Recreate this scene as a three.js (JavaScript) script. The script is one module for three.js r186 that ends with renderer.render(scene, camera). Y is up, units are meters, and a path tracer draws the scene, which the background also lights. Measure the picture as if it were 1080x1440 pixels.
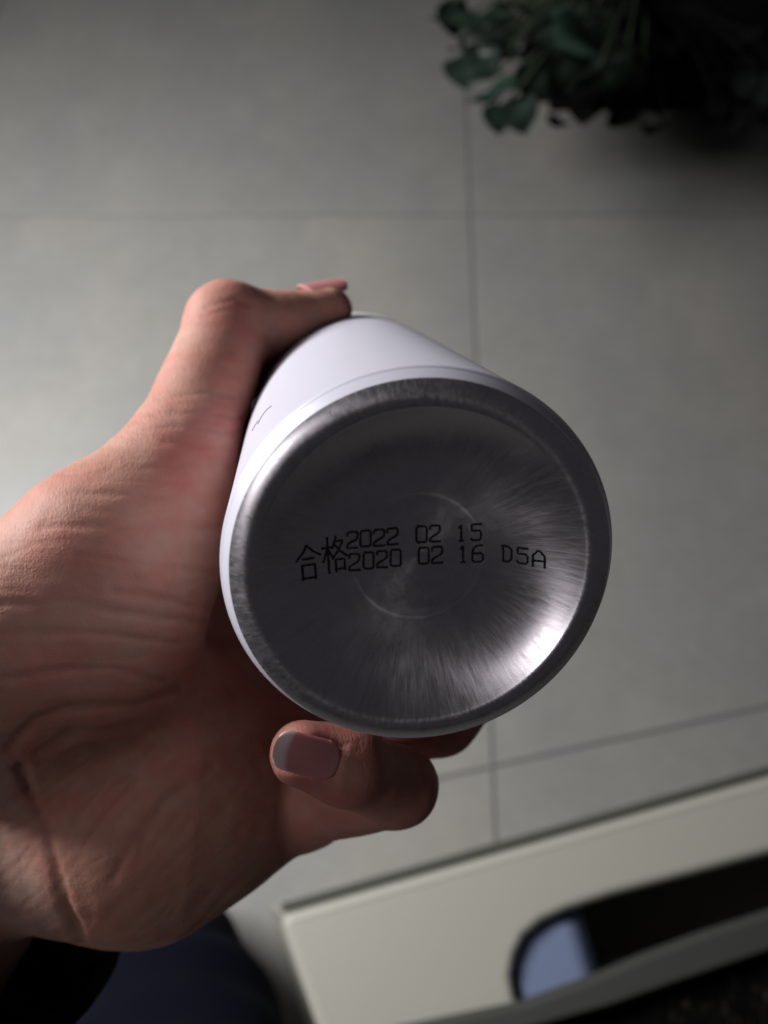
import * as THREE from 'three';
import { RoundedBoxGeometry } from 'three/addons/geometries/RoundedBoxGeometry.js';
import { mergeGeometries } from 'three/addons/utils/BufferGeometryUtils.js';
import { RectAreaLightUniformsLib } from 'three/addons/lights/RectAreaLightUniformsLib.js';

// ---------------------------------------------------------------- camera, light, exposure
const F = 1122, TILT = 27 * Math.PI / 180;          // focal length in photo pixels; tilt away from straight down
const scene = new THREE.Scene();
const camera = new THREE.PerspectiveCamera(2 * Math.atan(720 / F) * 180 / Math.PI, 0.75, 0.01, 60);
camera.position.set(0, 1.25, 0);
camera.rotation.set(-(Math.PI / 2 - TILT), 0, 0);
camera.updateMatrixWorld(true);
camera.focus = 0.145;
camera.userData.fStop = 12;
scene.add(camera);

const renderer = new THREE.WebGLRenderer({ antialias: true });
renderer.toneMapping = THREE.LinearToneMapping;
renderer.toneMappingExposure = 1;
renderer.shadowMap.enabled = true;
RectAreaLightUniformsLib.init();
scene.background = new THREE.Color(0.022, 0.0212, 0.0235);

function windowLight(name, pos, look, w, h, color, intensity) {
  const l = new THREE.RectAreaLight(color, intensity, w, h);
  l.name = name; l.position.set(...pos); l.lookAt(...look); scene.add(l);
  return l;
}
windowLight('window_daylight', [-1.05, 1.33, -0.68], [-0.6, 0.43, -0.58], 0.66, 0.66, new THREE.Color(0.97, 0.985, 1.0), 32);
const addedSpot = new THREE.SpotLight(new THREE.Color(1.0, 0.97, 0.99), 2.5, 0, 6 * Math.PI / 180, 1, 2);   // added unseen spot for the base highlight; narrow cone keeps the heel dark
addedSpot.name = 'added_spot'; addedSpot.position.set(-0.74, 1.98, 0.32); addedSpot.castShadow = true; addedSpot.shadow.radius = 10;
addedSpot.target.position.copy(new THREE.Vector3((470 - 540) / F * 0.16, -(690 - 720) / F * 0.16, -0.16).applyMatrix4(camera.matrixWorld)); scene.add(addedSpot, addedSpot.target);

// ---------------------------------------------------------------- helpers
const CQ = camera.quaternion.clone(), CM = camera.matrixWorld.clone();
const at = (px, py, d) => new THREE.Vector3((px - 540) / F * d, -(py - 720) / F * d, -d).applyMatrix4(CM);   // d in metres
const onY = (px, py, y) => {                                                                                    // where a sight line meets the height y
  const dir = new THREE.Vector3((px - 540) / F, -(py - 720) / F, -1).applyQuaternion(CQ);
  return camera.position.clone().addScaledVector(dir, (y - camera.position.y) / dir.y);
};
let seed = 12345;
const rnd = () => { seed = (seed + 0x6d2b79f5) | 0; let t = Math.imul(seed ^ (seed >>> 15), 1 | seed); t = (t + Math.imul(t ^ (t >>> 7), 61 | t)) ^ t; return ((t ^ (t >>> 14)) >>> 0) / 4294967296; };
const clamp = THREE.MathUtils.clamp, lerp = THREE.MathUtils.lerp, sstep = THREE.MathUtils.smoothstep;
const hash3 = (x, y, z) => { let h = Math.imul(x, 374761393) ^ Math.imul(y, 668265263) ^ Math.imul(z, 2147483647 ^ 0x5bd1e995); h = Math.imul(h ^ (h >>> 13), 1274126177); return ((h ^ (h >>> 16)) >>> 0) / 4294967296; };
function noise3(x, y, z) {
  const ix = Math.floor(x), iy = Math.floor(y), iz = Math.floor(z);
  let u = x - ix, v = y - iy, w = z - iz;
  u = u * u * (3 - 2 * u); v = v * v * (3 - 2 * v); w = w * w * (3 - 2 * w);
  const c = (a, b, d) => hash3(ix + a, iy + b, iz + d);
  return lerp(lerp(lerp(c(0, 0, 0), c(1, 0, 0), u), lerp(c(0, 1, 0), c(1, 1, 0), u), v), lerp(lerp(c(0, 0, 1), c(1, 0, 1), u), lerp(c(0, 1, 1), c(1, 1, 1), u), v), w) * 2 - 1;
}
const names = {};
const numbered = (n) => { const k = names[n] = (names[n] ?? -1) + 1; return k ? n + '_' + String(k).padStart(3, '0') : n; };
function thing(name, label, category, pos, group) {
  const o = new THREE.Group(); o.name = numbered(name); scene.add(o);
  o.position.copy(pos); o.userData = { label, category };
  if (group) o.userData.group = group;
  return o;
}
function part(name, geometry, material, parent, label) {
  const m = new THREE.Mesh(geometry, material); m.name = name; m.castShadow = m.receiveShadow = true;
  if (label) m.userData.label = label;
  parent.add(m); return m;
}
const std = (o) => new THREE.MeshStandardMaterial(o), phys = (o) => new THREE.MeshPhysicalMaterial(o);
const rgb = (r, g, b) => new THREE.Color().setRGB(r, g, b);
function dataTex(n, fn, srgb, m = n) {               // fn(u, v) -> [r, g, b] 0..1, tiled by the caller
  const d = new Uint8Array(n * m * 4);
  for (let y = 0; y < m; y++) for (let x = 0; x < n; x++) {
    const c = fn(x / n, y / m), i = (y * n + x) * 4;
    d[i] = clamp(c[0], 0, 1) * 255; d[i + 1] = clamp(c[1], 0, 1) * 255; d[i + 2] = clamp(c[2], 0, 1) * 255; d[i + 3] = 255;
  }
  const t = new THREE.DataTexture(d, n, m); t.wrapS = t.wrapT = THREE.RepeatWrapping; t.magFilter = THREE.LinearFilter; t.minFilter = THREE.LinearFilter;
  if (srgb) t.colorSpace = THREE.SRGBColorSpace;
  t.needsUpdate = true; return t;
}
const tnoise = (u, v, f, g, s) => {                  // tileable value noise, f x g cells
  const x = u * f, y = v * g, ix = Math.floor(x), iy = Math.floor(y); let a = x - ix, b = y - iy; a = a * a * (3 - 2 * a); b = b * b * (3 - 2 * b);
  const c = (i, j) => hash3((ix + i) % f, (iy + j) % g, s);
  return lerp(lerp(c(0, 0), c(1, 0), a), lerp(c(0, 1), c(1, 1), a), b);
};

// ---------------------------------------------------------------- floor
{
  const floor = new THREE.Group(); floor.name = 'floor'; floor.userData.kind = 'structure'; scene.add(floor);
  const marble = dataTex(1024, (u, v) => {
    const w = tnoise(u, v, 7, 7, 1) * 0.25 + tnoise(u, v, 23, 23, 2) * 0.4 + tnoise(u, v, 61, 61, 3) * 0.35;
    const vein = tnoise(u + 0.08 * w, v, 7, 3, 5) * 0.6 + tnoise(u + 0.05 * w, v + 0.1 * w, 19, 7, 6) * 0.4;
    const k = 0.9 + 0.07 * (w - 0.5) + 0.07 * (vein - 0.5) + 0.03 * (tnoise(u, v, 211, 211, 8) - 0.5);
    const warm = 0.022 * (vein - 0.5);
    return [k * (0.595 + warm), k * 0.582, k * (0.560 - warm)];
  }, true);
  const mat = std({ map: marble, roughness: 0.42 });
  const grout = std({ color: rgb(0.115, 0.112, 0.105), roughness: 0.95 });
  const zj = onY(660, 302, 0).z, xj = onY(662, 302, 0).x;
  const S1 = onY(642, 1094, 0), S2 = onY(1080, 998, 0), sl = (S2.z - S1.z) / (S2.x - S1.x);
  const zs = (x) => S1.z + (x - S1.x) * sl, zrow = (k) => (x) => zs(x) + k;
  const xs = []; for (let k = -3; k <= 3; k++) xs.push(xj + k * 1.2);
  const rows = [() => zj - 2.4, () => zj - 1.2, () => zj, zs, zrow(1.2), zrow(2.4)];
  const g = 0.0026, sk = (onY(696, 1120, 0).x - xj) / (onY(696, 1120, 0).z - zj), sx = (x, z) => x + (z - zj) * sk;
  for (let r = 0; r + 1 < rows.length; r++) for (let c = 0; c + 1 < xs.length; c++) {
    const x0 = xs[c] + g, x1 = xs[c + 1] - g, s = new THREE.Shape();
    const v = (x, k, e) => { const z = rows[k](x) + e; return [sx(x, z), -z]; };
    s.moveTo(...v(x0, r, g)); s.lineTo(...v(x0, r + 1, -g)); s.lineTo(...v(x1, r + 1, -g)); s.lineTo(...v(x1, r, g)); s.closePath();
    const e = new THREE.ExtrudeGeometry(s, { depth: 0.008, bevelEnabled: true, bevelSize: 0.001, bevelOffset: -0.001, bevelThickness: 0.001, bevelSegments: 1 });
    e.rotateX(-Math.PI / 2);
    const uv = e.attributes.uv, p = e.attributes.position, ox = rnd() * 3, oz = rnd() * 3;
    for (let i = 0; i < uv.count; i++) uv.setXY(i, p.getX(i) / 1.7 + ox, p.getZ(i) / 1.7 + oz);
    part('floor_tile', e, mat, floor).position.y = -0.009;
  }
  const bed = new THREE.BoxGeometry(7.4, 0.05, 7.4); 
  part('grout_bed', bed, grout, floor).position.set(xj, -0.0263, 0);
}

// ---------------------------------------------------------------- aluminium can
// built along its own axis: y = 0 at the rim, y grows towards the cap
const RAD = 0.033;
const C0 = new THREE.Vector3((592 - 540) / F * 133, (793 - 720) / F * 133, 133), C1 = new THREE.Vector3((507 - 540) / F * 247, (597 - 720) / F * 247, 247);  // millimetres, y down, z away
const AX = C1.clone().sub(C0).normalize();
const canTop = 0.119;
const domeR = 0.0269, domeH = 0.0077;
const dome = (r) => { const t = Math.min(1, r / domeR); return 0.00045 + domeH * (1 - Math.pow(t, 3)); };
const RIM = 0.0042;                                       // the widest edge of the base lies this far behind the rim
C0.addScaledVector(AX, -RIM * 1000);
const can = thing('aluminium_can', 'white aluminium can held bottom first with printed dates on its bare metal base', 'can', new THREE.Vector3(C0.x / 1000, -C0.y / 1000, -C0.z / 1000).applyMatrix4(CM));
{
  const toWorld = new THREE.Vector3(AX.x, -AX.y, -AX.z).applyQuaternion(CQ);
  const side = new THREE.Vector3(1, 0, 0).applyQuaternion(CQ); side.addScaledVector(toWorld, -side.dot(toWorld)).normalize();
  const m = new THREE.Matrix4().makeBasis(side, toWorld, new THREE.Vector3().crossVectors(side, toWorld));
  can.quaternion.setFromRotationMatrix(m);
  const L = (r, y) => new THREE.Vector2(r, y);
  // white lacquered wall with its rounded chamfer
  const wall = [];
  wall.push(L(RAD - 0.0017, 0.0012));
  for (let i = 0; i <= 12; i++) { const t = i / 12; wall.push(L(RAD - 0.0016 + 0.00115 * t, 0.0013 + 0.00225 * t)); }
  for (let i = 1; i <= 8; i++) { const a = Math.PI / 4 + i / 8 * Math.PI / 4; wall.push(L(RAD - 0.0015 + 0.0015 * Math.sin(a), 0.0046 - 0.0015 * Math.cos(a))); }
  wall.push(L(RAD, 0.02), L(RAD, 0.06), L(RAD, canTop - 0.002), L(RAD - 0.0004, canTop - 0.0006), L(RAD - 0.0014, canTop));
  const lac = dataTex(512, (u, v) => { const k = 0.985 + 0.015 * tnoise(u, v, 60, 20, 3); return [k, k, k]; }, true);
  const white = phys({ color: rgb(0.70, 0.67, 0.76), map: lac, roughness: 0.42, clearcoat: 0.35, clearcoatRoughness: 0.3 });
  const w = part('lacquered_wall', new THREE.LatheGeometry(wall, 160), white, can);
  // two hairline print strokes near the thumb
  const ink = std({ color: rgb(0.02, 0.02, 0.025), roughness: 0.6 });
  // cap beyond the joint
  part('joint_groove', new THREE.LatheGeometry([L(RAD - 0.0014, canTop), L(RAD - 0.0016, canTop + 0.0016)], 120), std({ color: rgb(0.05, 0.05, 0.06), roughness: 0.6 }), can);
  const cap = [L(RAD - 0.0016, canTop + 0.0016), L(RAD - 0.0006, canTop + 0.0018), L(RAD, canTop + 0.0026), L(RAD - 0.0006, canTop + 0.028), L(RAD - 0.003, canTop + 0.033), L(RAD - 0.008, canTop + 0.0345), L(0.0001, canTop + 0.035)];
  part('cap', new THREE.LatheGeometry(cap, 120), phys({ color: rgb(0.74, 0.73, 0.74), roughness: 0.4 }), can);

  // bare metal base: rolled rim and dome, radially brushed
  const prof = [];
  for (let i = 0; i <= 46; i++) {
    const r = 0.00012 + (domeR - 0.00012) * i / 46; let y = dome(r);
    const ring = Math.exp(-(((r - 0.0107) / 0.00035) ** 2)), in_ = sstep(0.0106 - r, -0.0003, 0.0003);
    y -= 0.00008 * ring - 0.00005 * in_;
    prof.push(L(r, y));
  }
  const n0 = prof.length - 1;
  for (let i = 1; i <= 24; i++) { const r = lerp(domeR, RAD - 0.00168, i / 24), d = r - 0.0281; prof.push(L(r, d < 0 ? 0.00045 * (d / 0.0012) ** 2 : d < 0.001 ? 170 * d * d : 0.00017 + 0.34 * (d - 0.001) + 60 * (d - 0.001) ** 2)); }
  prof.sort((p, q) => p.x - q.x);
  const clean = prof.filter((p, i) => !i || p.x - prof[i - 1].x > 0.00004);
  const streak = (u, v) => {
    const f1 = tnoise(u, v, 420, 13, 21), f2 = tnoise(u, v, 230, 9, 22), f3 = tnoise(u, v, 900, 24, 23), f4 = tnoise(u, v, 60, 7, 24);
    const x = v * 30 * Math.cos(u * 2 * Math.PI), y = v * 30 * Math.sin(u * 2 * Math.PI), iso = noise3(x * 1.1, y * 1.1, 0.5) * 0.25 + noise3(x * 3, y * 3, 1.5) * 0.2 + 0.5, bl = 0.5 + 0.5 * noise3(x * 0.35, y * 0.35, 4.5);
    return { s: lerp(iso, 0.32 * f1 + 0.06 * f2 + 0.42 * f3 + 0.2 * tnoise(u, v, 700, 60, 29), sstep(v, 0.22, 0.5)), bl };
  };
  const rough = dataTex(2048, (u, v) => { const k = streak(u, v); const x = 0.34 + 0.2 * (k.s - 0.5) + 0.08 * (k.bl - 0.5) + 0.16 * Math.exp(-(((v - 0.272) / 0.006) ** 2)); return [x, x, x]; }, false, 256);
  const bump = dataTex(2048, (u, v) => { const k = streak(u, v).s; return [k, k, k]; }, false, 256);
  const tint = dataTex(2048, (u, v) => { const k = streak(u, v); const x = 0.93 + 0.1 * (k.s - 0.5) + 0.05 * (k.bl - 0.5); return [x, x * 0.985, x]; }, true, 256);
  const metal = phys({ color: rgb(1, 0.975, 1), map: tint, metalness: 1, roughness: 1, roughnessMap: rough, bumpMap: bump, bumpScale: 0.000008, anisotropy: 0.6 });
  const base = part('metal_base', new THREE.LatheGeometry(clean, 200), metal, can, 'concave bare aluminium base with brushed sheen');

  // date code: ribbons of ink lying on the dome
  const inv = new THREE.Matrix4().compose(can.position, can.quaternion, new THREE.Vector3(1, 1, 1)).invert();
  const camL = camera.position.clone().applyMatrix4(inv);
  const onDome = (px, py) => {
    const q = at(px, py, 0.13).applyMatrix4(inv), d = q.sub(camL).normalize(); let y = 0.005, p = new THREE.Vector3();
    for (let i = 0; i < 8; i++) { p.copy(camL).addScaledVector(d, (y - camL.y) / d.y); y = dome(Math.hypot(p.x, p.z)); }
    return p;
  };
  const inkMat = std({ color: rgb(0.012, 0.011, 0.014), roughness: 0.75 });
  function ribbon(pts, wpx, out) {                       // pts in photo pixels
    const fine = [];
    for (let i = 0; i + 1 < pts.length; i++) { const n = Math.max(2, Math.ceil(Math.hypot(pts[i + 1][0] - pts[i][0], pts[i + 1][1] - pts[i][1]) / 2.5)); for (let k = 0; k < n; k++) fine.push([lerp(pts[i][0], pts[i + 1][0], k / n), lerp(pts[i][1], pts[i + 1][1], k / n)]); }
    fine.push(pts[pts.length - 1]);
    const P = fine.map(([x, y]) => onDome(x + (rnd() - 0.5) * 0.5, y + (rnd() - 0.5) * 0.5)), pos = [], idx = [];
    P.forEach((p, i) => {
      const a = P[Math.max(0, i - 1)], b = P[Math.min(P.length - 1, i + 1)], t = new THREE.Vector3(b.x - a.x, 0, b.z - a.z).normalize(), hw = wpx * 0.5 * 0.134 / F * (0.8 + 0.4 * rnd());
      const ext = i === 0 ? -hw : i === P.length - 1 ? hw : 0;
      for (const s of [-1, 1]) { const x = p.x - t.z * s * hw + t.x * ext, z = p.z + t.x * s * hw + t.z * ext; pos.push(x, dome(Math.hypot(x, z)) - 0.00007, z); }
      if (i) { const k = i * 2; idx.push(k - 2, k - 1, k, k, k - 1, k + 1); }
    });
    const g = new THREE.BufferGeometry(); g.setAttribute('position', new THREE.Float32BufferAttribute(pos, 3)); g.setIndex(idx); g.computeVertexNormals(); out.push(g);
  }
  const GL = {
    2: [[[0, 1.2], [0, 0.5], [0.6, 0], [3.4, 0], [4, 0.5], [4, 2.2], [3.2, 3.0], [0.8, 4.2], [0, 5], [0, 6], [4, 6]]],
    0: [[[0.6, 0], [3.4, 0], [4, 0.7], [4, 5.3], [3.4, 6], [0.6, 6], [0, 5.3], [0, 0.7], [0.6, 0]]],
    1: [[[0.9, 1], [2, 0], [2, 6]], [[1, 6], [3, 6]]],
    5: [[[4, 0], [0.2, 0], [0.2, 2.4], [3.3, 2.4], [4, 3.1], [4, 5.2], [3.3, 6], [0.5, 6], [0, 5.4]]],
    6: [[[3.6, 0], [1.6, 0], [0.3, 1.4], [0, 3], [0, 5.3], [0.7, 6], [3.3, 6], [4, 5.3], [4, 3.6], [3.4, 2.9], [0.3, 2.9]]],
    D: [[[0, 0], [2.8, 0], [4, 1.2], [4, 4.8], [2.8, 6], [0.6, 6]], [[0.5, 0], [0.5, 6]]],
    A: [[[0, 6], [0, 1.8], [1.6, 0], [2.4, 0], [4, 1.8], [4, 6]], [[0, 3.8], [4, 3.8]]],
  };
  function glyph(ch, x0, x1, yt, yb, slope, out) {        // crop pixels of the close look -> photo pixels
    const S = 0.3796; const w = x1 - x0, h = yb - yt;
    for (const line of GL[ch]) ribbon(line.map(([a, b]) => [390 + S * (x0 + w * a / 4), 690 + S * (yt + h * b / 6 + slope * (a / 4 - 0.5) * w)]), 3.1, out);
  }
  const l1 = [], l2 = [], l3 = [], zh = [];
  [['2', 259, 297, 153], ['0', 308, 346, 148], ['2', 358, 396, 145], ['2', 408, 446, 140], ['0', 515, 553, 132], ['2', 565, 601, 129], ['1', 668, 694, 127], ['5', 718, 754, 124]].forEach(([c, a, b, y]) => glyph(c, a, b, y, y + 59, -0.07, l1));
  [['2', 267, 304, 234], ['0', 320, 357, 229], ['2', 370, 406, 224], ['0', 420, 457, 219], ['0', 524, 561, 211], ['2', 573, 611, 208], ['1', 674, 702, 205], ['6', 722, 761, 203]].forEach(([c, a, b, y]) => glyph(c, a, b, y, y + 60, -0.05, l2));
  [['D', 832, 867, 206, 262], ['5', 888, 926, 213, 269], ['A', 946, 990, 224, 281]].forEach(([c, a, b, y, z]) => glyph(c, a, b, y, z, 0.12, l3));
  const han = (strokes, x0, y0, w, h, sl) => strokes.forEach((s) => ribbon(s.map(([a, b]) => [x0 + w * a + h * b * 0.07, y0 + h * b + sl * w * a]), 3.2, zh));
  han([[[0.46, 0], [0.3, 0.2], [0, 0.42]], [[0.46, 0.02], [0.7, 0.2], [1, 0.33]], [[0.3, 0.4], [0.72, 0.4]], [[0.22, 0.58], [0.22, 1]], [[0.22, 0.58], [0.76, 0.58], [0.76, 1]], [[0.22, 0.96], [0.76, 0.96]]], 416, 769, 33, 48, -0.16);
  han([[[0, 0.28], [0.42, 0.28]], [[0.22, 0], [0.22, 1]], [[0.2, 0.32], [0, 0.66]], [[0.25, 0.36], [0.42, 0.56]], [[0.62, 0], [0.44, 0.3]], [[0.58, 0.13], [0.92, 0.13], [0.7, 0.4], [0.42, 0.62]], [[0.54, 0.22], [0.76, 0.42], [1.05, 0.58]], [[0.54, 0.66], [0.54, 1]], [[0.54, 0.66], [0.94, 0.66], [0.94, 0.98]], [[0.54, 0.94], [0.94, 0.94]]], 453, 758, 31, 48, -0.16);
  for (const [n, g, lb] of [['printed_text', l1, 'printed date 2022 02 15'], ['printed_text', l2, 'printed date 2020 02 16'], ['printed_text', l3, 'printed batch code D5A'], ['printed_text', zh, 'two printed Chinese characters']]) part(n, mergeGeometries(g), inkMat, base, lb);

  // thin dark pen-like strokes on the wall beside the thumb
  const onWall = (px, py) => {
    const q = at(px, py, 0.2).applyMatrix4(inv), d = q.sub(camL).normalize(), a = d.x * d.x + d.z * d.z, b = 2 * (camL.x * d.x + camL.z * d.z), c = camL.x ** 2 + camL.z ** 2 - RAD * RAD, D = b * b - 4 * a * c;
    return D < 0 ? null : camL.clone().addScaledVector(d, (-b - Math.sqrt(D)) / (2 * a));
  };
  const wg = [];
  for (const line of [[[382, 571], [374, 578], [367, 588], [363, 596]], [[363, 592], [358, 600], [355, 606]]]) {
    const c = new THREE.CatmullRomCurve3(line.map(([x, y]) => onWall(x, y)).filter(Boolean));
    if (c.points.length > 2) wg.push(new THREE.TubeGeometry(c, 16, 0.00011, 5));
  }
  if (wg.length) part('printed_mark', mergeGeometries(wg), ink, w);
}

// ---------------------------------------------------------------- hand
// joints are photo pixels with a depth; worked out in millimetres: x right, y down, z away from the eye
const J = (px, py, d, r) => [(px - 540) / F * d, (py - 720) / F * d, d, r];
function capsule(A, B) {
  const [ax, ay, az, ra] = A, bx = B[0] - ax, by = B[1] - ay, bz = B[2] - az, rb = B[3], l2 = bx * bx + by * by + bz * bz;
  return (x, y, z) => { const px = x - ax, py = y - ay, pz = z - az, t = Math.max(0, Math.min(1, (px * bx + py * by + pz * bz) / l2)), qx = px - bx * t, qy = py - by * t, qz = pz - bz * t; return Math.sqrt(qx * qx + qy * qy + qz * qz) - (ra + (rb - ra) * t); };
}
const smin = (a, b, k) => { const h = Math.max(k - Math.abs(a - b), 0) / k; return Math.min(a, b) - h * h * k * 0.25; };
const chain = (pts, k) => { const f = []; for (let i = 0; i + 1 < pts.length; i++) f.push(capsule(pts[i], pts[i + 1])); return (x, y, z) => { let d = f[0](x, y, z); for (let i = 1; i < f.length; i++) d = smin(d, f[i](x, y, z), k); return d; }; };
const PINKY = [J(425, 1128, 206, 11), J(560, 1106, 180, 8.6), J(488, 1075, 163, 8.0), J(425, 1059, 158, 6.4)];
const parts = [
  [chain([J(20, 905, 170, 22), J(140, 775, 177, 18), J(258, 645, 190, 13.2), J(322, 456, 213, 10.9)], 6), 0],
  [chain([J(322, 456, 213, 10.6), J(392, 460, 222, 8.6), J(462, 437, 229, 6.9)], 5), 4],
  [chain([J(322, 456, 217, 9.5), J(392, 462, 229, 8.2), J(460, 437, 236, 6.6)], 5), 4],
  [chain([J(170, 830, 182, 20), J(255, 740, 192, 15)], 6), 12],
  [chain([J(130, 930, 186, 22), J(30, 1000, 188, 22)], 6), 14],
  [chain([J(115, 1155, 207, 27), J(205, 1145, 205, 29), J(275, 1112, 206, 27), J(425, 1118, 212, 14)], 8), 10],
  [chain([J(200, 1010, 205, 24), J(330, 1000, 222, 18), J(420, 1000, 240, 14)], 8), 14],
  [chain([J(330, 860, 232, 15), J(430, 900, 262, 13)], 8), 12],
  [chain([J(-30, 1160, 206, 27), J(-230, 1480, 216, 30)], 8), 6],
  [chain([J(300, 640, 212, 12), J(366, 520, 236, 9)], 6), 6],
  [chain([J(170, 800, 202, 17), J(330, 800, 250, 14)], 6), 12],
  [chain([J(235, 690, 208, 13), J(375, 770, 258, 12)], 6), 10],
  [chain([J(50, 890, 205, 19), J(330, 870, 250, 16)], 6), 12],
  [chain([J(60, 1010, 214, 24), J(400, 960, 262, 15)], 6), 12],
  [chain(PINKY, 2.5), 4],
  [chain([J(420, 1060, 236, 11), J(618, 1008, 207, 9.6), J(760, 860, 205, 8.6), J(775, 745, 212, 7.4)], 3), 4],
  [chain([J(420, 980, 256, 11), J(600, 900, 236, 9.8), J(720, 780, 240, 9), J(722, 680, 246, 7.6)], 3), 4],
  [chain([J(430, 900, 272, 11), J(560, 830, 276, 9.6), J(675, 730, 276, 8.8), J(680, 640, 280, 7.6)], 3), 4],
];
function handField(x, y, z) {
  let d = parts[0][0](x, y, z);
  for (let i = 1; i < parts.length; i++) d = smin(d, parts[i][0](x, y, z), parts[i][1]);
  const ux = x - C0.x, uy = y - C0.y, uz = z - C0.z, t = ux * AX.x + uy * AX.y + uz * AX.z;   // the can presses into the flesh
  const q = 33.15 - Math.hypot(ux - AX.x * t, uy - AX.y * t, uz - AX.z * t);
  return -smin(-d, -q, 1.6);
}
function surfaceNets(f, lo, hi, h) {
  const n = [0, 1, 2].map((i) => Math.ceil((hi[i] - lo[i]) / h / 8) * 8 + 1), [nx, ny, nz] = n, v = new Float32Array(nx * ny * nz), I = (i, j, k) => (k * ny + j) * nx + i;
  const R = h * 8 * 0.87 + 3.5;
  for (let K = 0; K < nz; K += 8) for (let Jb = 0; Jb < ny; Jb += 8) for (let B = 0; B < nx; B += 8) {
    const c = f(lo[0] + (B + 3.5) * h, lo[1] + (Jb + 3.5) * h, lo[2] + (K + 3.5) * h), far = Math.abs(c) > R;
    for (let k = K; k < Math.min(K + 8, nz); k++) for (let j = Jb; j < Math.min(Jb + 8, ny); j++) for (let i = B; i < Math.min(B + 8, nx); i++) v[I(i, j, k)] = far ? c : f(lo[0] + i * h, lo[1] + j * h, lo[2] + k * h);
  }
  const id = new Int32Array(nx * ny * nz).fill(-1), pos = [], idx = [];
  for (let k = 0; k < nz - 1; k++) for (let j = 0; j < ny - 1; j++) for (let i = 0; i < nx - 1; i++) {
    let m = 0; const c = [];
    for (let q = 0; q < 8; q++) { const w = v[I(i + (q & 1), j + (q >> 1 & 1), k + (q >> 2))]; c.push(w); if (w < 0) m |= 1 << q; }
    if (m === 0 || m === 255) continue;
    let sx = 0, sy = 0, sz = 0, s = 0;
    for (const [a, b] of EDGES) { if ((c[a] < 0) === (c[b] < 0)) continue; const t = c[a] / (c[a] - c[b]); sx += (a & 1) + ((b & 1) - (a & 1)) * t; sy += (a >> 1 & 1) + ((b >> 1 & 1) - (a >> 1 & 1)) * t; sz += (a >> 2) + ((b >> 2) - (a >> 2)) * t; s++; }
    id[I(i, j, k)] = pos.length / 3; pos.push(lo[0] + (i + sx / s) * h, lo[1] + (j + sy / s) * h, lo[2] + (k + sz / s) * h);
  }
  const quad = (a, b, c, d, flip) => { if (a < 0 || b < 0 || c < 0 || d < 0) return; flip ? idx.push(a, c, b, a, d, c) : idx.push(a, b, c, a, c, d); };
  for (let k = 1; k < nz - 1; k++) for (let j = 1; j < ny - 1; j++) for (let i = 1; i < nx - 1; i++) {
    const s = v[I(i, j, k)] < 0;
    if (s !== v[I(i + 1, j, k)] < 0) quad(id[I(i, j - 1, k - 1)], id[I(i, j, k - 1)], id[I(i, j, k)], id[I(i, j - 1, k)], !s);
    if (s !== v[I(i, j + 1, k)] < 0) quad(id[I(i - 1, j, k - 1)], id[I(i - 1, j, k)], id[I(i, j, k)], id[I(i, j, k - 1)], !s);
    if (s !== v[I(i, j, k + 1)] < 0) quad(id[I(i - 1, j - 1, k)], id[I(i, j - 1, k)], id[I(i, j, k)], id[I(i - 1, j, k)], !s);
  }
  return { pos, idx };
}
const EDGES = [[0, 1], [2, 3], [4, 5], [6, 7], [0, 2], [1, 3], [4, 6], [5, 7], [0, 4], [1, 5], [2, 6], [3, 7]];
const hand = thing('hand', 'bare left hand gripping the white can, thumb over the top and one fingernail below', 'hand', at(0, 1150, 0.19));
hand.quaternion.copy(CQ);
const HB = J(0, 1150, 190, 0);
const toHand = (x, y, z) => [(x - HB[0]) / 1000, -(y - HB[1]) / 1000, -(z - HB[2]) / 1000];
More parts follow.
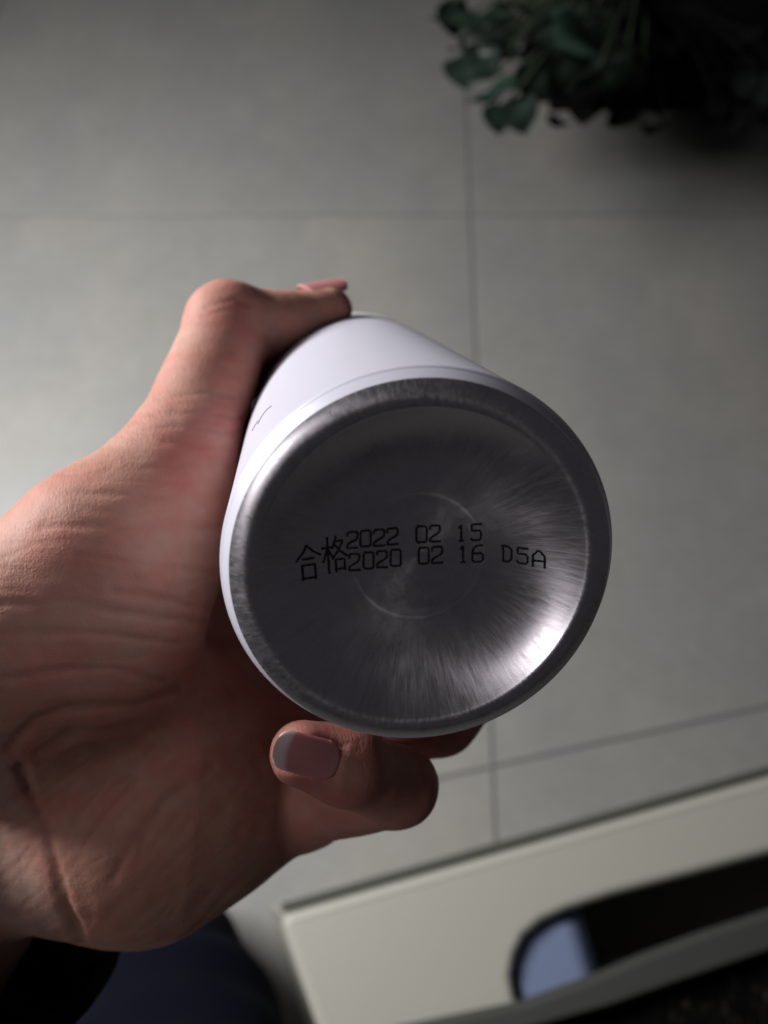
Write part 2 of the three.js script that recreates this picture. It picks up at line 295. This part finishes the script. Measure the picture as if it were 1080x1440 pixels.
{
  const { pos, idx } = surfaceNets(handField, [-124, -72, 136], [62, 142, 300], 0.68);
  const n = pos.length / 3, G = new Float32Array(n * 3), e = 0.35;
  for (let i = 0; i < n; i++) {                          // settle each vertex on the field and take its normal
    let x = pos[i * 3], y = pos[i * 3 + 1], z = pos[i * 3 + 2];
    const d = handField(x, y, z), gx = handField(x + e, y, z) - handField(x - e, y, z), gy = handField(x, y + e, z) - handField(x, y - e, z), gz = handField(x, y, z + e) - handField(x, y, z - e), l = Math.hypot(gx, gy, gz) || 1;
    G[i * 3] = gx / l; G[i * 3 + 1] = gy / l; G[i * 3 + 2] = gz / l;
    pos[i * 3] = x - d * gx / l; pos[i * 3 + 1] = y - d * gy / l; pos[i * 3 + 2] = z - d * gz / l;
  }
  // creases: [half width mm, depth mm, points in photo pixels]
  const CR = [
    [1.0, 0.45, [[231, 621], [280, 626], [332, 633]]], [0.9, 0.35, [[202, 659], [270, 652], [330, 657]]], [0.8, 0.3, [[96, 693], [217, 698], [318, 695]]],
    [0.9, 0.35, [[58, 741], [193, 739], [308, 744]]], [0.9, 0.4, [[110, 780], [202, 794], [303, 808]]], [0.9, 0.42, [[159, 833], [202, 837], [289, 857]]],
    [0.9, 0.45, [[0, 849], [96, 845], [207, 867], [289, 877]]], [1.0, 0.45, [[0, 891], [82, 887], [159, 894], [250, 906]]], [1.0, 0.5, [[0, 954], [72, 942], [159, 940], [226, 959]]],
    [1.3, 0.75, [[14, 1052], [48, 1014], [96, 996], [193, 993], [246, 973]]], [1.1, 0.55, [[53, 1060], [101, 1032], [193, 1021]]],
    [1.0, 0.45, [[193, 1099], [150, 1145], [118, 1190]]], [1.0, 0.5, [[240, 1118], [190, 1180], [157, 1236]]], [1.1, 0.5, [[300, 1080], [231, 1127], [195, 1190]]], [0.8, 0.35, [[150, 1100], [110, 1150], [95, 1180]]],
    [1.3, 1.3, [[30, 1085], [45, 1120], [63, 1166], [91, 1272], [122, 1345]]],
    [0.7, 0.25, [[220, 560], [300, 552], [352, 560]]], [0.7, 0.22, [[215, 585], [290, 580], [345, 588]]], [0.7, 0.28, [[205, 604], [270, 600], [338, 610]]],
    [0.6, 0.2, [[290, 432], [330, 420], [350, 430]]], [0.6, 0.2, [[285, 445], [325, 434], [352, 442]]],
    [1.0, 0.4, [[372, 470], [388, 500], [388, 525]]],
  ];
  const NE = new THREE.Vector3(PINKY[3][0] - PINKY[2][0], PINKY[3][1] - PINKY[2][1], PINKY[3][2] - PINKY[2][2]).normalize(), NN = new THREE.Vector3(0, -0.3, -1); NN.addScaledVector(NE, -NN.dot(NE)).normalize(); const NS = new THREE.Vector3().crossVectors(NE, NN);
  const segs = [];
  for (let [w, dp, p] of CR) if (p[0][1] < 960 && p[0][1] > 600) { w *= 0.8; dp *= 0.75; for (let i = 0; i + 1 < p.length; i++) segs.push([...p[i], ...p[i + 1], w, dp]); } else for (let i = 0; i + 1 < p.length; i++) segs.push([...p[i], ...p[i + 1], w, dp]);
  const col = new Float32Array(n * 3), out = new Float32Array(n * 3), uv = new Float32Array(n * 2);
  for (let i = 0; i < n; i++) {
    const x = pos[i * 3], y = pos[i * 3 + 1], z = pos[i * 3 + 2], px = 540 + x / z * F, py = 720 + y / z * F, toEye = -(G[i * 3] * x + G[i * 3 + 1] * y + G[i * 3 + 2] * z) / Math.hypot(x, y, z);
    let cut = 0, wob = noise3(x * 0.25, y * 0.25, z * 0.25);
    if (toEye > 0.05) for (const [ax, ay, bx, by, w, dp] of segs) {
      const mm = z / F; if (py < Math.min(ay, by) - 25 || py > Math.max(ay, by) + 25 || px < Math.min(ax, bx) - 25 || px > Math.max(ax, bx) + 25) continue;
      const dx = bx - ax, dy = by - ay, t = clamp(((px - ax) * dx + (py - ay) * dy) / (dx * dx + dy * dy), 0, 1), dd = (Math.hypot(px - ax - dx * t, py - ay - dy * t) + wob * 3) * mm;
      cut = Math.max(cut, dp * Math.exp(-((dd / w) ** 2)) * (0.75 + 0.25 * noise3(x * 0.12, y * 0.12, z * 0.12)));
    }
    const thenar = sstep(py, 540, 640) * (1 - sstep(py, 960, 1060)) * (1 - sstep(px, 300, 360));
    const heel = sstep(py, 1010, 1090) * (1 - sstep(px, 330, 420));
    // shallow fine wrinkles: across the thumb base, and slanting over the heel of the hand
    const wr = (q, r, s) => { const a = noise3(q * 0.06 + 4 * s, r * 0.6 + 1.2 * noise3(q * 0.08, r * 0.08, s), z * 0.03 + s); return Math.pow(Math.max(0, 1 - Math.abs(a) * 3.2), 2); };
    const fine = thenar * 0.12 * wr(x, y + x * 0.05, 1) + heel * 0.15 * wr(x * 0.7 - y * 0.7, x * 0.7 + y * 0.75, 2) + 0.04 * wr(x, y, 3);
    const rx = x - PINKY[3][0], ry = y - PINKY[3][1], rz = z - PINKY[3][2], na = rx * NE.x + ry * NE.y + rz * NE.z, nl = Math.abs(rx * NS.x + ry * NS.y + rz * NS.z), nu = rx * NN.x + ry * NN.y + rz * NN.z;
    let fold = 0; if (nu > 0 && na > -9 && na < 12 && nl < 9) { const q = Math.max(nl - 4.0, -5.0 - na - nl * nl * 0.05); fold = -0.25 * sstep(-q, -0.2, 0.8) + 0.16 * Math.exp(-(((q - 0.8) / 0.8) ** 2)); }
    const lump = fold + 0.2 * noise3(x * 0.09, y * 0.09, z * 0.09) + 0.1 * noise3(x * 0.3, y * 0.3, z * 0.3);
    const d = lump - cut - fine;
    out.set(toHand(x + G[i * 3] * d, y + G[i * 3 + 1] * d, z + G[i * 3 + 2] * d), i * 3);
    // skin: base tone, mottling, redder by the can and at the fingers, yellower at the wrist
    const red = 0.6 * Math.exp(-(((px - 320) / 70) ** 2) - (((py - 620) / 110) ** 2)) + 0.5 * sstep(px, 360, 420) * sstep(py, 980, 1020) + 0.35 * Math.exp(-(((px - 330) / 60) ** 2) - (((py - 430) / 60) ** 2));
    const arm = 1 - sstep(px + (py - 1200) * -0.35, 20, 90), mot = 0.06 * noise3(x * 0.16, y * 0.16, z * 0.16) + 0.05 * noise3(x * 0.6, y * 0.6, z * 0.6);
    const blot = 0.6 * noise3(x * 0.11 + 7, y * 0.14, z * 0.11) + 0.4 * noise3(x * 0.33, y * 0.4 + 3, z * 0.33);
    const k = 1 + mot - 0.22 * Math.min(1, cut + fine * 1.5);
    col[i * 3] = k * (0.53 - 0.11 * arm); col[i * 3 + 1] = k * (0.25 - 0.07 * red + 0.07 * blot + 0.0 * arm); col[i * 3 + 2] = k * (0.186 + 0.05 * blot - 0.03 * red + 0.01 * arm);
    uv[i * 2] = (x + 0.31 * z) / 18; uv[i * 2 + 1] = (y + 0.47 * z) / 18;
  }
  const g = new THREE.BufferGeometry();
  g.setAttribute('position', new THREE.BufferAttribute(out, 3)); g.setAttribute('color', new THREE.BufferAttribute(col, 3)); g.setAttribute('uv', new THREE.BufferAttribute(uv, 2)); g.setIndex(idx); g.computeVertexNormals();
  const pore = dataTex(512, (u, v) => { const a = tnoise(u, v, 64, 64, 41), b = tnoise(u, v, 128, 128, 42), c = Math.abs(tnoise(u, v, 40, 40, 43) - 0.5) * 2, d = Math.abs(tnoise(u, v, 26, 34, 44) - 0.5) * 2, k = 0.25 * a + 0.2 * b + 0.3 * Math.sqrt(c) + 0.25 * Math.sqrt(d); return [k, k, k]; });
  const skin = phys({ vertexColors: true, roughness: 0.6, specularIntensity: 0.6, bumpMap: pore, bumpScale: 0.0001, sheen: 0.15, sheenRoughness: 0.6, sheenColor: rgb(1, 0.75, 0.65) });
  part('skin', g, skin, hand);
  console.log('hand', n, idx.length / 3);

  // fingernail of the curled finger: a plate curved across its width, pale free edge
  function nail(name, A, B, up, r, r2, w, l0, l1, freeFrom, m) {
    const e = new THREE.Vector3(B[0] - A[0], B[1] - A[1], B[2] - A[2]).normalize(), nrm = new THREE.Vector3(...up); nrm.addScaledVector(e, -nrm.dot(e)).normalize();
    const s = new THREE.Vector3().crossVectors(e, nrm), U = 40, V = 20, P = [], Cc = [], ix = [];
    for (let j = 0; j <= V; j++) for (let i = 0; i <= U; i++) {
      const t = i / U, q = j / V * 2 - 1;
      const round = t > 0.8 ? Math.sqrt(Math.max(0, 1 - ((t - 0.8) / 0.2) ** 2 * 0.6)) : t < 0.18 ? Math.sqrt(Math.max(0, 1 - ((0.18 - t) / 0.18) ** 2 * 0.6)) : 1;
      const along = lerp(l0, l1, t) - (t > 0.7 ? q * q * 0.9 * (t - 0.7) / 0.3 : 0) + (t < 0.18 ? q * q * 0.9 : 0), th = q * w / r * 0.5 * round, rr = lerp(r, r2, t) + 0.15 - 0.5 * (t < 0.06 ? 1 - t / 0.06 : 0) - 0.35 * Math.pow(Math.abs(q), 8) - (t > 0.75 ? (t - 0.75) * 0.5 : 0);
      P.push(...toHand(B[0] + e.x * along + s.x * Math.sin(th) * rr + nrm.x * Math.cos(th) * rr, B[1] + e.y * along + s.y * Math.sin(th) * rr + nrm.y * Math.cos(th) * rr, B[2] + e.z * along + s.z * Math.sin(th) * rr + nrm.z * Math.cos(th) * rr));
      const f = sstep(t + 0.1 * q * q - 0.02, freeFrom - 0.05, freeFrom + 0.05), lun = 0.25 * (1 - sstep(t + 0.1 * q * q, 0.1, 0.22)), rdg = 1 + 0.03 * noise3(q * 9, t * 2, 3);
      Cc.push(lerp(0.62 + lun * 0.1, 0.84, f) * rdg, lerp(0.25 + lun * 0.15, 0.64, f) * rdg, lerp(0.25 + lun * 0.15, 0.60, f) * rdg);
    }
    for (let j = 0; j < V; j++) for (let i = 0; i < U; i++) { const a = j * (U + 1) + i; ix.push(a, a + 1, a + U + 1, a + 1, a + U + 2, a + U + 1); }
    const gg = new THREE.BufferGeometry(); gg.setAttribute('position', new THREE.Float32BufferAttribute(P, 3)); gg.setAttribute('color', new THREE.Float32BufferAttribute(Cc, 3)); gg.setIndex(ix); gg.computeVertexNormals();
    return part(name, gg, m, hand);
  }
  const nm = phys({ vertexColors: true, roughness: 0.38, clearcoat: 0.15, clearcoatRoughness: 0.25, side: THREE.DoubleSide });
  nail('fingernail', PINKY[2], PINKY[3], [0, -0.3, -1], 7.25, 6.6, 8.6, -5.2, 9.6, 0.8, nm);
  nail('fingernail', J(392, 460, 225, 0), J(462, 437, 233, 0), [0.05, -1, -0.45], 9.4, 7.9, 14, -8, 6.4, 0.97, nm);

  // dark sleeve added over the forearm, standing in for its fade into shade
  const S = [J(0, 1265, 211, 0), J(-250, 1660, 230, 0)], a = new THREE.Vector3(...toHand(...S[0])), b = new THREE.Vector3(...toHand(...S[1]));
  const sp = [], si = [], ax = b.clone().sub(a).normalize(), s1 = new THREE.Vector3(0, 0, 1).cross(ax).normalize(), s2 = new THREE.Vector3().crossVectors(ax, s1), NU = 72, NV = 30;
  for (let v = 0; v <= NV; v++) for (let u = 0; u <= NU; u++) {
    const t = v / NV, th = u / NU * 2 * Math.PI, uu = u % NU / NU * 2 * Math.PI, fold = 0.0016 * Math.sin(t * 26 + 1.5 * Math.sin(uu * 2)) + 0.0022 * noise3(Math.cos(uu) * 2, Math.sin(uu) * 2, t * 7), r = 0.036 + 0.006 * t + fold - (v === 0 ? 0.003 : 0);
    const p = a.clone().lerp(b, t).addScaledVector(s1, Math.cos(th) * r).addScaledVector(s2, Math.sin(th) * r); sp.push(p.x, p.y, p.z);
  }
  for (let v = 0; v < NV; v++) for (let u = 0; u < NU; u++) { const k = v * (NU + 1) + u; si.push(k, k + 1, k + NU + 1, k + 1, k + NU + 2, k + NU + 1); }
  const sg = new THREE.BufferGeometry(); sg.setAttribute('position', new THREE.Float32BufferAttribute(sp, 3)); sg.setIndex(si); sg.computeVertexNormals();
  part('shade_sleeve', sg, phys({ color: rgb(0.008, 0.008, 0.009), specularIntensity: 0.12, roughness: 0.95, side: THREE.DoubleSide }), hand);
}

// ---------------------------------------------------------------- cream box with a slot
{
  const H = 0.34, o = onY(390, 1285, H), p = (x, y) => onY(x, y, H);
  const box = thing('storage_box', 'cream plastic box with a rounded slot in its top, standing on the tiles', 'storage box', new THREE.Vector3(o.x, 0, o.z));
  const cream = std({ color: rgb(0.37, 0.355, 0.30), roughness: 0.55 });
  const pts = [p(390, 1287), p(1400, 1001), p(1500, 1900), p(560, 1780)].map((q) => new THREE.Vector2(q.x - o.x, -(q.z - o.z)));
  const rs = new THREE.Shape(), R = 0.016;
  pts.forEach((q, i) => {
    const a = pts[(i + 3) % 4].clone().sub(q).normalize().multiplyScalar(R).add(q), b = pts[(i + 1) % 4].clone().sub(q).normalize().multiplyScalar(R).add(q);
    i ? rs.lineTo(a.x, a.y) : rs.moveTo(a.x, a.y); rs.quadraticCurveTo(q.x, q.y, b.x, b.y);
  });
  rs.closePath();
  const hole = new THREE.Path(), hp = [[1180, 1172], [1080, 1203], [976, 1231], [865, 1260], [800, 1281], [765, 1297], [740, 1318], [727, 1345], [722, 1374], [727, 1402], [742, 1432], [775, 1470], [830, 1500], [1250, 1480]].map(([x, y]) => { const q = p(x, y); return [q.x - o.x, -(q.z - o.z)]; });
  hp.forEach(([x, y], i) => i ? hole.lineTo(x, y) : hole.moveTo(x, y)); hole.closePath(); rs.holes.push(hole);
  const top = new THREE.ExtrudeGeometry(rs, { depth: 0.007, bevelEnabled: true, bevelSize: 0.01, bevelOffset: -0.01, bevelThickness: 0.01, bevelSegments: 6, curveSegments: 8 });
  top.rotateX(-Math.PI / 2); top.translate(0, H - 0.017, 0);
  part('top_panel', top, cream, box);
  // four drafted walls
  const cx = pts.reduce((s, q) => s + q.x, 0) / 4, cy = pts.reduce((s, q) => s + q.y, 0) / 4;
  const ring = (k, y, inset) => pts.map((q) => { const d = new THREE.Vector2(q.x - cx, q.y - cy), l = d.length(); d.multiplyScalar((l + k - inset) / l); return new THREE.Vector3(cx + d.x, y, -(cy + d.y)); });
  const t = ring(0, H - 0.012, 0.006), bt = ring(0.055, 0.002, 0);
  for (let i = 0; i < 4; i++) {
    const j = (i + 1) % 4, g = new THREE.BufferGeometry(), inn = (v) => new THREE.Vector3(cx, v.y, -cy).sub(v).setY(0).normalize().multiplyScalar(0.006).add(v);
    const q = [t[i], t[j], bt[j], bt[i]], q2 = q.map(inn), all = [...q, ...q2]; g.setAttribute('position', new THREE.Float32BufferAttribute(all.flatMap((v) => [v.x, v.y, v.z]), 3));
    g.setIndex([0, 2, 1, 0, 3, 2, 4, 5, 6, 4, 6, 7, 0, 1, 5, 0, 5, 4, 3, 7, 6, 3, 6, 2, 0, 4, 7, 0, 7, 3, 1, 2, 6, 1, 6, 5]);
    const f = g.toNonIndexed(); f.computeVertexNormals(); part('side_panel', f, cream, box);
  }
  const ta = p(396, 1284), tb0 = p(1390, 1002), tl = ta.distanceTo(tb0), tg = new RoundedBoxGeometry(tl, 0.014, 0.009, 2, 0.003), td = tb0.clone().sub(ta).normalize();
  const tr = part('edge_shade_strip', tg, std({ color: rgb(0.06, 0.058, 0.045), roughness: 0.8 }), box, 'dark strip in place of shade along the far edge');  // shade along the far edge, painted as a dark strip
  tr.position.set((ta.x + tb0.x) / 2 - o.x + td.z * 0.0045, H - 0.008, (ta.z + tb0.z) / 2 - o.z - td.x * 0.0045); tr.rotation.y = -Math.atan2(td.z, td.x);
  // blue tub seen through the slot
  const q0 = onY(788, 1352, 0.325), tub = thing('blue_tub', 'pale blue plastic tub showing through the slot of the cream box', 'tub', new THREE.Vector3(q0.x, 0.2, q0.z));
  const L0 = onY(740, 1330, 0.325), L1 = onY(830, 1308, 0.325), ang = -Math.atan2(L1.z - L0.z, L1.x - L0.x);
  tub.rotation.y = ang;
  const blue = std({ color: rgb(0.17, 0.205, 0.32), roughness: 0.4 });
  const tb = new RoundedBoxGeometry(0.1, 0.12, 0.17, 8, 0.026); tb.translate(-0.012, 0.065, 0.036); part('body', tb, blue, tub);
  const lid = new RoundedBoxGeometry(0.104, 0.03, 0.174, 6, 0.013); lid.translate(-0.012, 0.1, 0.036); part('lid', lid, blue, tub);
  const q1 = onY(872, 1368, 0.24), bit = thing('small_bottle', 'small grey bottle in the shade inside the slot beside the blue tub', 'bottle', new THREE.Vector3(q1.x, 0.1, q1.z));
  part('body', new THREE.LatheGeometry([[0.0001, 0], [0.018, 0], [0.02, 0.004], [0.02, 0.1], [0.014, 0.118], [0.009, 0.122]].map(([r, y]) => new THREE.Vector2(r, y)), 28), std({ color: rgb(0.4, 0.42, 0.45), roughness: 0.4 }), bit);
  part('cap', new THREE.LatheGeometry([[0.0105, 0.121], [0.011, 0.123], [0.011, 0.138], [0.009, 0.14], [0.0001, 0.14]].map(([r, y]) => new THREE.Vector2(r, y)), 28), std({ color: rgb(0.5, 0.52, 0.55), roughness: 0.4 }), bit);
  // dark board lying over the near part of the box
  const bh = 0.40, b0 = onY(700, 1440, bh), bd = thing('dark_board', 'dark board with a dull olive front edge lying across the cream box', 'board', new THREE.Vector3(b0.x, H, b0.z));
  const P = (x, y, h) => { const v = onY(x, y, h); return [v.x - b0.x, -(v.z - b0.z)]; };
  const poly = (list, h) => { const s = new THREE.Shape(); list.forEach(([x, y], i) => { const [a, b] = P(x, y, h); i ? s.lineTo(a, b) : s.moveTo(a, b); }); s.closePath(); return s; };
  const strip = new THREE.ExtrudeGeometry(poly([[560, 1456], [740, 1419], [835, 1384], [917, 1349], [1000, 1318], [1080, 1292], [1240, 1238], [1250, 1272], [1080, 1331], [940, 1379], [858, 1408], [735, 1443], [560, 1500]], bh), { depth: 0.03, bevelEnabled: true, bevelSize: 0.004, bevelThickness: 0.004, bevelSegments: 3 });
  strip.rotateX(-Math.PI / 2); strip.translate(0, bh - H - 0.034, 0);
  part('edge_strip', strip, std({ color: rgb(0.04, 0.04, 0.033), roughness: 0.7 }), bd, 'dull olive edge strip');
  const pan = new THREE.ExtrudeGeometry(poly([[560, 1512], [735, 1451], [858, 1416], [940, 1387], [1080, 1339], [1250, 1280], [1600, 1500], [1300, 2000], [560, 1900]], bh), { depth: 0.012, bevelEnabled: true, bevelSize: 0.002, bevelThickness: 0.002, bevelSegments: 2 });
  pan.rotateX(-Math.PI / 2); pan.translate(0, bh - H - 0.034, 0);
  const grain = dataTex(256, (u, v) => { const k = Math.pow(tnoise(u, v, 90, 40, 51), 5) * 0.9 + 0.25 * tnoise(u, v, 12, 12, 52); return [k, k * 0.97, k * 0.9]; }, true);
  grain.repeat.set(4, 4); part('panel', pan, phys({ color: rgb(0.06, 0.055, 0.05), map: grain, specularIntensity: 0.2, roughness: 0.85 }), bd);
}

// ---------------------------------------------------------------- navy cloth, lower left
{
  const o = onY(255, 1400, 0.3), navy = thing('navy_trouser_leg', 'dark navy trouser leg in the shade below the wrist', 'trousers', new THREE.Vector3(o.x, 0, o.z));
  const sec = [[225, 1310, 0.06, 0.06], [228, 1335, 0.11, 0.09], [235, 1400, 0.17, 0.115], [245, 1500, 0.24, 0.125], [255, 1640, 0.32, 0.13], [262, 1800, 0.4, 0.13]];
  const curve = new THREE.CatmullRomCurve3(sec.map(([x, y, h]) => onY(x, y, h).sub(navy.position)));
  const P = [], ix = [], NU = 80, NV = 60; const fr = curve.computeFrenetFrames(NV, false);
  for (let v = 0; v <= NV; v++) for (let u = 0; u <= NU; u++) {
    const t = v / NV, th = u / NU * 2 * Math.PI, uu = (u % NU) / NU * 2 * Math.PI, c = curve.getPointAt(t), k = t * (sec.length - 1), i = Math.min(sec.length - 2, Math.floor(k)), r = lerp(sec[i][3], sec[i + 1][3], k - i) + 0.006 * noise3(Math.cos(uu) * 1.6, Math.sin(uu) * 1.6 + t * 3, t * 9) + 0.002 * Math.sin(t * 40 + uu * 2);
    c.addScaledVector(fr.normals[v], Math.cos(th) * r).addScaledVector(fr.binormals[v], Math.sin(th) * r); P.push(c.x, c.y, c.z);
  }
  for (let v = 0; v < NV; v++) for (let u = 0; u < NU; u++) { const k = v * (NU + 1) + u; ix.push(k, k + 1, k + NU + 1, k + 1, k + NU + 2, k + NU + 1); }
  const g = new THREE.BufferGeometry(); g.setAttribute('position', new THREE.Float32BufferAttribute(P, 3)); g.setIndex(ix); g.computeVertexNormals();
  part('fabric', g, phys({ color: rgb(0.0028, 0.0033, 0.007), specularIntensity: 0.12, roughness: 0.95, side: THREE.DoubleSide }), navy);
}

// ---------------------------------------------------------------- plant and added dark furniture, upper right
{
  const o = onY(900, -60, 0), plant = thing('potted_plant', 'round-leaved dark green plant in the shaded corner', 'plant', new THREE.Vector3(o.x, 0, o.z));
  const leafGeo = (k) => {
    const P = [], ix = [], NU = 10, NV = 6, w = 0.42 + 0.05 * k;
    for (let i = 0; i <= NU; i++) for (let j = 0; j <= NV; j++) { const t = i / NU, q = j / NV * 2 - 1, ww = w * Math.pow(Math.sin(Math.PI * Math.pow(t, 0.8)), 0.62) + 0.004; P.push(q * ww, 0.16 * t * (1 - t) * 4 * 0.6 - 0.22 * t * t + 0.16 * Math.abs(q) * ww + 0.02 * Math.sin(t * 9 + q * 3 + k), t); }
    for (let i = 0; i < NU; i++) for (let j = 0; j < NV; j++) { const a = i * (NV + 1) + j; ix.push(a, a + NV + 1, a + 1, a + 1, a + NV + 1, a + NV + 2); }
    const g = new THREE.BufferGeometry(); g.setAttribute('position', new THREE.Float32BufferAttribute(P, 3)); g.setIndex(ix); g.computeVertexNormals(); return g;
  };
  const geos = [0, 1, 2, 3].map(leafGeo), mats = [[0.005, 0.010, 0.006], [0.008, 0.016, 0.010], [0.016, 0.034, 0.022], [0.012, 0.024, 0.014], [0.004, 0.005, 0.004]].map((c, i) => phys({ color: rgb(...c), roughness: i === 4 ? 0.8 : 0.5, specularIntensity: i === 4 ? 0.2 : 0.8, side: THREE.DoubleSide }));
  const stemM = std({ color: rgb(0.03, 0.045, 0.02), roughness: 0.8 });
  const crown = onY(900, -60, 0.42).sub(plant.position);
  const leaf = (px, py, h, size, dir, pitch, roll, m) => {
    const L = part('leaf', geos[Math.floor(rnd() * 4)], mats[m], plant), q = onY(px, py, h).sub(plant.position);
    L.scale.setScalar(size); L.rotation.set(pitch, dir, roll, 'YXZ');
    const mid = new THREE.Vector3(0, 0, 0.5 * size).applyEuler(L.rotation); L.position.copy(q).sub(mid);
    const c = new THREE.QuadraticBezierCurve3(crown.clone().add(new THREE.Vector3((rnd() - 0.5) * 0.05, -0.1, (rnd() - 0.5) * 0.05)), crown.clone().lerp(L.position, 0.5).add(new THREE.Vector3(0, 0.06, 0)), L.position.clone());
    part('stem', new THREE.TubeGeometry(c, 8, m === 4 ? 0.0012 : 0.0022, 5), m === 4 ? mats[4] : stemM, plant);
  };
  // leaves that the photo lets one make out: the edge of the clump and the pale oval one
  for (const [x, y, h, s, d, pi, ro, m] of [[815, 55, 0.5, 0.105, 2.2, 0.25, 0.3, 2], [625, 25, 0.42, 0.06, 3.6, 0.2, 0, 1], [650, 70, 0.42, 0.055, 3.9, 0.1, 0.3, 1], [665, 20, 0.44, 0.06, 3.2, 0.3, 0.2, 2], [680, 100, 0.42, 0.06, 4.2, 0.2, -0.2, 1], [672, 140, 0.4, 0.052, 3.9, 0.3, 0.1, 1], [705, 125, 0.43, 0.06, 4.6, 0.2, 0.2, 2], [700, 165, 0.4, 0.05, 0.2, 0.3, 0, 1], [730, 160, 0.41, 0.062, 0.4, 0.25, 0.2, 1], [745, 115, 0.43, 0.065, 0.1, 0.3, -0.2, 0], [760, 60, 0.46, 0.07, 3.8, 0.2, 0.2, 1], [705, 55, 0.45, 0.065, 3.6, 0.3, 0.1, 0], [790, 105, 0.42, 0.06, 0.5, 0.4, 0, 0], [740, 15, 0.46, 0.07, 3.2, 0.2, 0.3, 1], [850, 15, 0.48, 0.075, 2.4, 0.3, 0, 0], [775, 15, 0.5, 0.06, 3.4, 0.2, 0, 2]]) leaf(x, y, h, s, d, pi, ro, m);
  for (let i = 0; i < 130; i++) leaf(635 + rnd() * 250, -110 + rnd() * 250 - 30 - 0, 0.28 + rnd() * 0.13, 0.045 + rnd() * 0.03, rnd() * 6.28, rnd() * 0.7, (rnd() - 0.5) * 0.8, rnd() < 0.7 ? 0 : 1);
  for (let i = 0; i < 110; i++) { const x = 745 + rnd() * 360, y = 10 + Math.pow(rnd(), 0.8) * (158 + 14 * Math.sin(x * 0.05)); leaf(x, y, 0.12 + rnd() * 0.2, 0.045 + rnd() * 0.03, rnd() * 6.28, rnd() * 0.7, (rnd() - 0.5) * 0.8, 4); }  // near-black leaves added so the corner melts into shade
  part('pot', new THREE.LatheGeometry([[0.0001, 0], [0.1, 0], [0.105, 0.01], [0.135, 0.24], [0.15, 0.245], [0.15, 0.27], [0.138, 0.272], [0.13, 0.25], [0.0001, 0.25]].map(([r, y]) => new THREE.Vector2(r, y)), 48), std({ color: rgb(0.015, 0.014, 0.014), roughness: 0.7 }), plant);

  const c = onY(755, 165, 0.0), cab = thing('added_dark_cabinet', 'black cabinet added to darken the upper right corner behind the plant', 'cabinet', new THREE.Vector3(c.x + 0.5, 0, c.z - 0.25));  // black cabinet put in to make this corner dark
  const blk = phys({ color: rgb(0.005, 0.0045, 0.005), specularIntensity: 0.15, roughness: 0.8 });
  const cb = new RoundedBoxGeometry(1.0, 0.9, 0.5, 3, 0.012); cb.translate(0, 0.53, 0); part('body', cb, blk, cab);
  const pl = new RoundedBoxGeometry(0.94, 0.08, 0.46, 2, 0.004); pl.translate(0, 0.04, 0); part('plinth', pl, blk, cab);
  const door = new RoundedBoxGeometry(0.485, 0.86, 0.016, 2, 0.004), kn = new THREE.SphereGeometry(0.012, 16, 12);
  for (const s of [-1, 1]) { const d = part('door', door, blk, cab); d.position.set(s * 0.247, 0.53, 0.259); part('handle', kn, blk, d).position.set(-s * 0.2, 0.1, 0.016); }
}
renderer.render(scene, camera);
